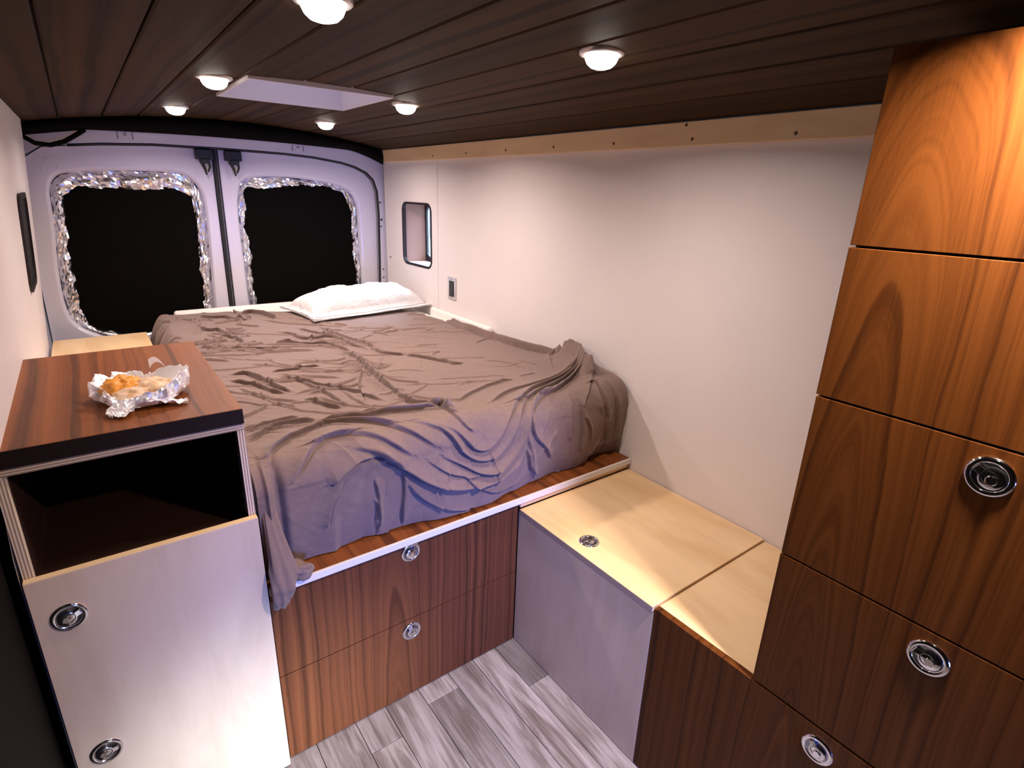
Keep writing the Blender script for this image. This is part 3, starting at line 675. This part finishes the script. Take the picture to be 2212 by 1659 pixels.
# front face: gentle flare and hanging pleats
fr_ = np.clip((-S0-S_ARC*.6)/.25, 0, 1)
H += fr_*(.010*np.sin(X0*31+.8*np.sin(X0*9))*.6+.008*np.sin(X0*13+1)+.006)
# the swag: cloth pulled into a deep loop in mid front
# left drop (only behind the cabinet the side shows)
beh = np.clip((Y-.655)/.03, 0, 1); tx = np.clip((.035-X0)/.077, 0, 1)
Z = Z-beh*.125*tx**2*1.0
X = np.where(X0 < .035, .035-(.035-X0)*(beh*.85+(1-beh)*.34), X)
X = X-beh*.012*tx*np.sin(Y*40)
# deep crease of the foot's left corner
front = np.clip(-S0/.08, 0, 1)
H -= front*.020*np.exp(-((X0-.055-.02*(-S0))/.010)**2)
H += front*.010*np.exp(-((X0-.028)/.014)**2)
tuck = np.clip((ZT-RA-Z)/(ZT-RA-HP), 0, 1)**2*np.clip((hem0-HP-.004)*1.35, 0, .06)[:, None]
Y = Y+np.where(S0 < -S_ARC, tuck, 0)
lean = np.minimum(HM, .022)   # folds lean over towards the foot of the bed
Y = Y-np.where(S0 >= 0, .75*lean, 0); Z = Z-np.where(S0 < 0, .55*lean, 0)
X, Y, Z = X+nx_*H, Y+ny_*H, Z+nz_*np.maximum(H, -.012)
Y = np.where(S0 < -S_ARC, np.minimum(Y, .085), Y)
X = np.minimum(X, R-.004); X = np.maximum(X, np.where(Y < .66, .0035, -.06))
Z = np.maximum(Z, HP+.003)
V = np.stack([X, Y, Z], 2)
# trim to the right-hand edge of the cloth
mask = X0 <= np.interp(Y, xr_y, xr_x)
idx = -np.ones(mask.shape, int); idx[mask] = np.arange(mask.sum())
q = np.stack([idx[:-1, :-1], idx[1:, :-1], idx[1:, 1:], idx[:-1, 1:]], 2).reshape(-1, 4); q = q[(q >= 0).all(1)]
me = bpy.data.meshes.new('bed_sheet'); org = np.array([.62, .9, HP])
vv = V[mask]-org; me.vertices.add(len(vv)); me.vertices.foreach_set('co', vv.ravel())
me.loops.add(q.size); me.loops.foreach_set('vertex_index', q.ravel().astype(np.int32))
me.polygons.add(len(q)); me.polygons.foreach_set('loop_start', np.arange(0, q.size, 4, dtype=np.int32)); me.polygons.foreach_set('loop_total', np.full(len(q), 4, np.int32))
me.polygons.foreach_set('use_smooth', np.ones(len(q), bool)); me.materials.append(M_blanket); me.update(calc_edges=True); me.validate()
sheet = bpy.data.objects.new('bed_sheet', me); COL.objects.link(sheet); sheet.location = org
ROOTLOC['bed_sheet'] = Vector(org)
tag(sheet, 'rumpled grey brown jersey sheet covering the mattress, hanging over its foot', 'bedding')
# twisted tail of the sheet hanging over the platform edge beside the cabinet
tl = MB(); rows = []
path = [(.030, .055, .82), (.030, .012, .74), (.032, -.018, .66), (.032, -.030, .615), (.030, -.040, .585), (.026, -.042, .556), (.023, -.036, .538), (.022, -.034, .525)]
wd = [.006, .016, .024, .030, .027, .021, .018, .008]
for i in range(40):
    t = i/39*(len(path)-1); k = min(int(t), len(path)-2); f = t-k
    p = Vector(path[k]).lerp(Vector(path[k+1]), f); wv = wd[k]*(1-f)+wd[k+1]*f; row = []
    for j in range(36):
        a = 2*PI*j/36; rr = wv*(1+.20*math.sin(3*a+i*.16)+.13*math.sin(7*a-i*.22))
        row.append((max(p.x+rr*math.cos(a), .0035), min(p.y+.55*rr*math.sin(a), .03) if p.z > HP else min(p.y+.45*rr*math.sin(a), -.0215), p.z+.004*math.sin(2*a+i*.3)))
    rows.append(row)
tl.grid(rows, 0, False, True); tail = tl.build('hanging_corner', M_blanket, sheet, smooth=True)
# bunched end lying on the platform edge
kn = MB(); rows = []
for i in range(24):
    t = i/23; row = []
    for j in range(28):
        a = 2*PI*j/28; rr = (.008+.026*math.sin(PI*min(t*1.05, 1))**.7)*(1+.28*math.sin(4*a+t*8)+.2*math.sin(9*a))
        row.append((.038+.075*t, -.004-.010*math.sin(t*3)+.5*rr*math.cos(a)-.004, max(HP+.0015, HP+.013+.030*(1-t)**2+.75*rr*math.sin(a))))
    rows.append(row)
kn.grid(rows, 0, False, True).build('bunched_hem', M_blanket, sheet, smooth=True)

# ------------------------------------------------------------------ pillow
pl = MB(); n, m = 84, 56; top = []; bot = []
C0 = Vector((.925, 1.665, .874)); ax = Vector((.985, .10, 0)).normalized(); ay = Vector((-.12, .99, 0)).normalized()
for i in range(n):
    u = -1+2*i/(n-1); rt = []; rb = []
    for j in range(m):
        v = -1+2*j/(m-1)
        e = max(0, 1-abs(u/.94)**3.2)*max(0, 1-abs(v/.80)**2.6); h = .120*e**.42
        pin = 1-.10*(1-abs(u)**4)*abs(v)**3*.4
        uu = u*(.345-.018*(1-abs(v)**2)*(abs(u)**6)); vv_ = v*.205*pin*(1-.05*(1-u*u))
        p = C0+ax*uu+ay*vv_
        wz = fnoise(np.array([u*3.2+5]), np.array([v*2.2+3]), 31, 4)[0]; wr2 = math.sin((u*9+v*5)+3*wz)*abs(v)**2*(1-abs(v)**8)
        flo = .006*fnoise(np.array([u*6]), np.array([v*6]), 33, 2)[0]
        droop = -.0*u
        rt.append((p.x, p.y, .886+.012*max(0, u)+h+.013*wz*(e**.4)+.006*wr2*e**.3-.007*abs(math.sin(u*7+v*2.5+4*wz))**.5*e**.3+(flo+.010*max(0, -u-.8)*4 if e == 0 else 0)))
        rb.append((p.x, p.y, .886+.012*max(0, u)-.004-.006*e**.5))
    top.append(rt); bot.append(rb)
pl.grid(top); pl.grid(bot)
for a in (0, n-1): pl.grid([top[a], bot[a]])
for b in (0, m-1): pl.grid([[r_[b] for r_ in top], [r_[b] for r_ in bot]])
pw = pl.build('pillow', M_pillow, smooth=True, origin=(.925, 1.665, .87))
tag(pw, 'plump white pillow lying at the rear right corner of the bed', 'pillow')
pp = MB(); rows = []
for k in range(60):
    t = k/59*2-1; i = (t*.94+1)/2*(n-1); ii = int(min(i, n-2)); ff = i-ii
    j = int(round((1-.81)/2*(m-1))); p = Vector(top[ii][j]).lerp(Vector(top[ii+1][j]), ff); rows.append(p+Vector((0, 0, .0015)))
pp.tube(rows, .0020, 6).build('seam', mat('pillow seam thread', (.40, .37, .36), .8), pw, smooth=True)

# ------------------------------------------------------------------ left cabinet beside the bed
cb = thing('bedside_cabinet', 'left cabinet with walnut top, open dark cubby and pale door with two latches', 'cabinet', (-.21, .3, 0))
X0c, CY = -.411, .653
ct = MB().box(X0c, -.001, -.004, CY, 1.006, HC, .0012); wt_ = ct.build('worktop', M_wal_top, cb)
MB().box(X0c, -.001, -.0056, -.0042, 1.0062, HC-.0006).build('edge_band', M_wal_edge, cb)  # near-black strip: shade on the worktop's front edge, put into the colour
MB().box(X0c, -.001, .0002, CY-.004, .990, 1.0055, .0004).build('top_rail', M_plyz, cb)
MB().box(-.0165, -.001, .0002, CY-.004, .004, .9895, .0004).build('side_panel', M_plyx, cb)
MB().box(X0c, X0c+.016, .0002, CY-.004, .004, .9895, .0004).build('side_panel', M_plyx, cb)
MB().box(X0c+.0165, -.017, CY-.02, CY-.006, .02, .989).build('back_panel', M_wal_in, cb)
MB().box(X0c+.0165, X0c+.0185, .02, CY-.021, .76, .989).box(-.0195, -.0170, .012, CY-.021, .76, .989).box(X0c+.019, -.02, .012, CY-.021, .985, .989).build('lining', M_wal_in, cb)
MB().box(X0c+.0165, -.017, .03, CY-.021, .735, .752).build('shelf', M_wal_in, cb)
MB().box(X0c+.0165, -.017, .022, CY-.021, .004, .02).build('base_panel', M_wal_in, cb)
dr_ = MB().box(X0c, -.001, -.018, -.001, .003, .7775, .0008).build('door', M_birch_v, cb)
MB().box(X0c+.0005, -.0015, -.0175, -.0015, .7776, .7786).build('edge_band', M_birch_trim, cb)
latch(dr_, (-.359, -.0182, .681), (0, -1, 0), (0, 0, 1), -1.2); latch(dr_, (-.359, -.0182, .321), (0, -1, 0), (0, 0, 1), -1.5)
# plywood box behind it
pb = thing('wheel_box', 'pale plywood box behind the left cabinet, by the left wall', 'box', (-.21, 1.3, 0))
MB().box(-.403, -.045, CY+.002, 1.955, .782, .797, .001).build('top_panel', M_birch, pb)
MB().box(-.062, -.048, CY+.006, 1.95, .003, .7815).box(-.40, -.064, CY+.006, CY+.02, .003, .7815).build('side_panel', M_birch_v, pb)

# ------------------------------------------------------------------ storage bench along the right wall
bn = thing('storage_bench', 'pale birch storage bench with lift-up lid between bed and tall cabinet', 'bench', (1.02, -.28, 0))
ld = MB().box(W-.004, R-.004, YS+.002, -.010, HB-.016, HB, .0012).build('lid', M_birch, bn)
MB().box(W-.0052, W-.0041, YS+.002, -.010, HB-.0155, HB-.0006).build('edge_band', mat('grey lid edge', (.36, .28, .25), .5), bn)
latch(ld, (.829, -.265, HB+.0002), (0, 0, 1), (1, 0, 0), .5)
MB().box(W, W+.015, YS, -.001, .002, HB-.0195, .0008).build('side_panel', M_birch_v, bn)
MB().box(W+.016, R-.004, YS+.001, YS+.015, .002, HB-.0165).build('end_panel', M_wal_in, bn)

# ------------------------------------------------------------------ tall walnut cabinet with its base
tc = thing('tall_cabinet', 'tall walnut cabinet with stacked drawers by the right wall', 'cabinet', (1.0, -1.2, 0))
YE = -1.75
zz = [.534, .8515, 1.1775, 1.4315, 1.7125]
for k in range(4):
    z0, z1 = zz[k]+.0018, zz[k+1]-.0018
    f = MB().box(W, W+.018, YE, YT-.0012*(k % 2), z0, z1, .0009).build('drawer_front', M_wal_tall, tc)
    if k == 1: latch(f, (W-.0002, -1.075, 1.132), (-1, 0, 0), (0, 0, 1), 1.0)
    if k == 0: latch(f, (W-.0002, -1.077, .803), (-1, 0, 0), (0, 0, 1), 1.2)
b0 = MB().box(W, W+.018, YE, YS-.0015, .004, .5305, .0009).build('drawer_front', M_wal_tall, tc)
latch(b0, (W-.0002, -.966, .483), (-1, 0, 0), (0, 0, 1), .6)
MB().box(W+.0185, R-.004, YE, YT-.003, .02, 1.711).build('carcass', M_wal_tall, tc)
MB().box(W+.0185, R-.004, YT-.0025, YS-.001, .512, .5285, .001).build('counter', M_birch, tc)
MB().box(W+.0186, R-.005, YS-.014, YS-.001, .02, .511).build('frame', M_wal_in, tc)

# ------------------------------------------------------------------ switch plate on the right wall
sw = thing('wall_switch', 'black rocker switch in a chrome plate on the white right wall', 'switch', (R, 1.27, 1.02))
pm = MB(); plate_hole(pm, rrect(1.231, 1.309, .9625, 1.0765, .006), rrect(1.2445, 1.2955, .976, 1.058, .003), 'x', R-.006, R-.0004)
pm.build('plate', mat('brushed plate', (.62, .58, .57), .3, .7), sw)
rk = MB(); rk.box(R-.0052, R-.0006, 1.245, 1.295, .9765, 1.0575, .001); rk.box(R-.0082, R-.0053, 1.250, 1.290, .983, 1.051, .0012)
rk.build('rocker', M_black, sw)
for z in (1.066, .971):
    s = MB().lathe([(.0001, .0012), (.003, .001), (.0032, 0)], 12).build('screw', M_screw, sw)
    s.matrix_local = Matrix.Translation(Vector((R-.006, 1.27, z))-ROOTLOC[sw.name]) @ Matrix.Rotation(-PI/2, 4, 'Y')
    s.data.transform(Matrix.Translation(ROOTLOC[sw.name]))

# ------------------------------------------------------------------ half eaten wrap in foil
fx, fy, fz = -.170, .168, HC+.0015
ff = thing('foil_wrap', 'crumpled foil nest holding an opened wrap on the walnut cabinet top', 'food', (fx, fy, fz))
mb = MB(); rows = []; n, m = 96, 26
def fr2(a):  # outline radius
    return .079*(1+.10*math.exp(-((a-.1)/.25)**2)+.10*math.cos(2*(a+.5))+.07*math.sin(3*a+1)+.05*math.sin(5*a))
for j in range(m):
    t = j/(m-1); row = []
    for i in range(n):
        a = 2*PI*i/n; Ro = fr2(a); lift = .031+.006*math.sin(a+.9)+.006*math.sin(2*a+2.)
        if t < .45: q = t/.45; r = Ro*(.72+.28*math.sin(q*PI/2)+.08*math.sin(q*PI)); z = lift*1.25*(q**1.6)
        elif t < .6: q = (t-.45)/.15; r = Ro*(1-.10*q); z = lift*1.25+.004*math.sin(q*PI)
        else: q = (t-.6)/.4; r = Ro*(.90-.48*q); z = lift*1.25-(lift*1.25-.016)*q**.8
        nz = fbm(math.cos(a)*r*42, math.sin(a)*r*42, t*2.2, 4); ce = mnoise.cell((math.cos(a)*r*75, math.sin(a)*r*75, t*4))-.5
        r += .010*nz+.005*ce; z += (.010*nz+.005*ce)*min(1, t*4)
        row.append((fx+r*math.cos(a)*1.03, fy+r*math.sin(a)*1.10, max(fz, fz+z)))
    rows.append(row)
mb.grid(rows, 0, False, True)
foil = mb.build('foil', M_foil, ff)
mb = MB()   # torn tail pointing back and a folded flap at the front right
mb.grid([[(fx+.030+.006*k, fy+.085+.014*k, fz+.052+.004*k-.0016*k*k+dz*(1-k/7)*.010) for dz in (-1, 0, 1)] for k in range(8)])
mb.build('torn_strip', M_foil, ff)
mb = MB()
def flap(ox, oy, dx, dy, ln, wd_, hz_, sd_):
    rows = []; nx2, ny2 = -dy, dx
    for a in range(26):
        u = a/25; wv = wd_*math.sin(PI*min(.12+.80*u, 1))**.6; row = []
        for b in range(17):
            v = b/8-1; nz = fbm(u*3+sd_, v*2, sd_, 2); cr = abs(fbm(u*3.2+sd_, v*1.6, sd_+3, 2))
            row.append((ox+dx*ln*u+nx2*wv*v+.003*nz, oy+dy*ln*u+ny2*wv*v+.003*nz, fz+.0015+hz_*(1-u)**.8*(1-.25*v*v)+.010*cr))
        rows.append(row)
    mb.grid(rows); mb.build('folded_flap', M_foil, ff)
flap(fx-.030, fy-.070, -.42, -.90, .046, .026, .020, 2.)
mb = MB()
flap(fx+.020, fy-.070, .90, -.20, .066, .016, .014, 7.)
def lump(cx, cy, cz, rx, ry, rz, amp, fq, sd_, n=30, m=44, flat=0.):
    rows = []
    for i in range(n):
        th = PI*i/(n-1); row = []
        for j in range(m):
            ph = 2*PI*j/m; d = (math.sin(th)*math.cos(ph), math.sin(th)*math.sin(ph), math.cos(th))
            k = 1+amp*fbm(d[0]*fq+sd_, d[1]*fq, d[2]*fq, 4)
            row.append((cx+d[0]*rx*k, cy+d[1]*ry*k, max(fz+.002, cz+d[2]*rz*k)))
        rows.append(row)
    return MB().grid(rows, 0, False, True)
lump(fx-.028, fy+.010, fz+.026, .038, .048, .024, .30, 3.2, 2).build('filling', M_egg, ff, smooth=True)
lump(fx+.020, fy-.010, fz+.020, .048, .040, .024, .22, 1.8, 6).build('tortilla', M_tort, ff, smooth=True)
lump(fx-.015, fy-.040, fz+.018, .040, .020, .020, .2, 2.0, 9).build('tortilla', M_tort, ff, smooth=True)

# ------------------------------------------------------------------ what shows through the small window
struct(MB().box(1.6, 14, -6, 34, -.62, -.60).build('ground', M_ground))
bld = thing('far_building', 'pale far building with blue base outside the small right window', 'building', (13.3, 16, -.6))
MB().box(13.0, 13.6, 4, 34, -.19, 5).build('wall', mat('pale far wall', (.32, .34, .40), .8), bld)
MB().box(12.95, 13.6, 4, 34, -.6, -.191).build('base_band', M_bluewall, bld)
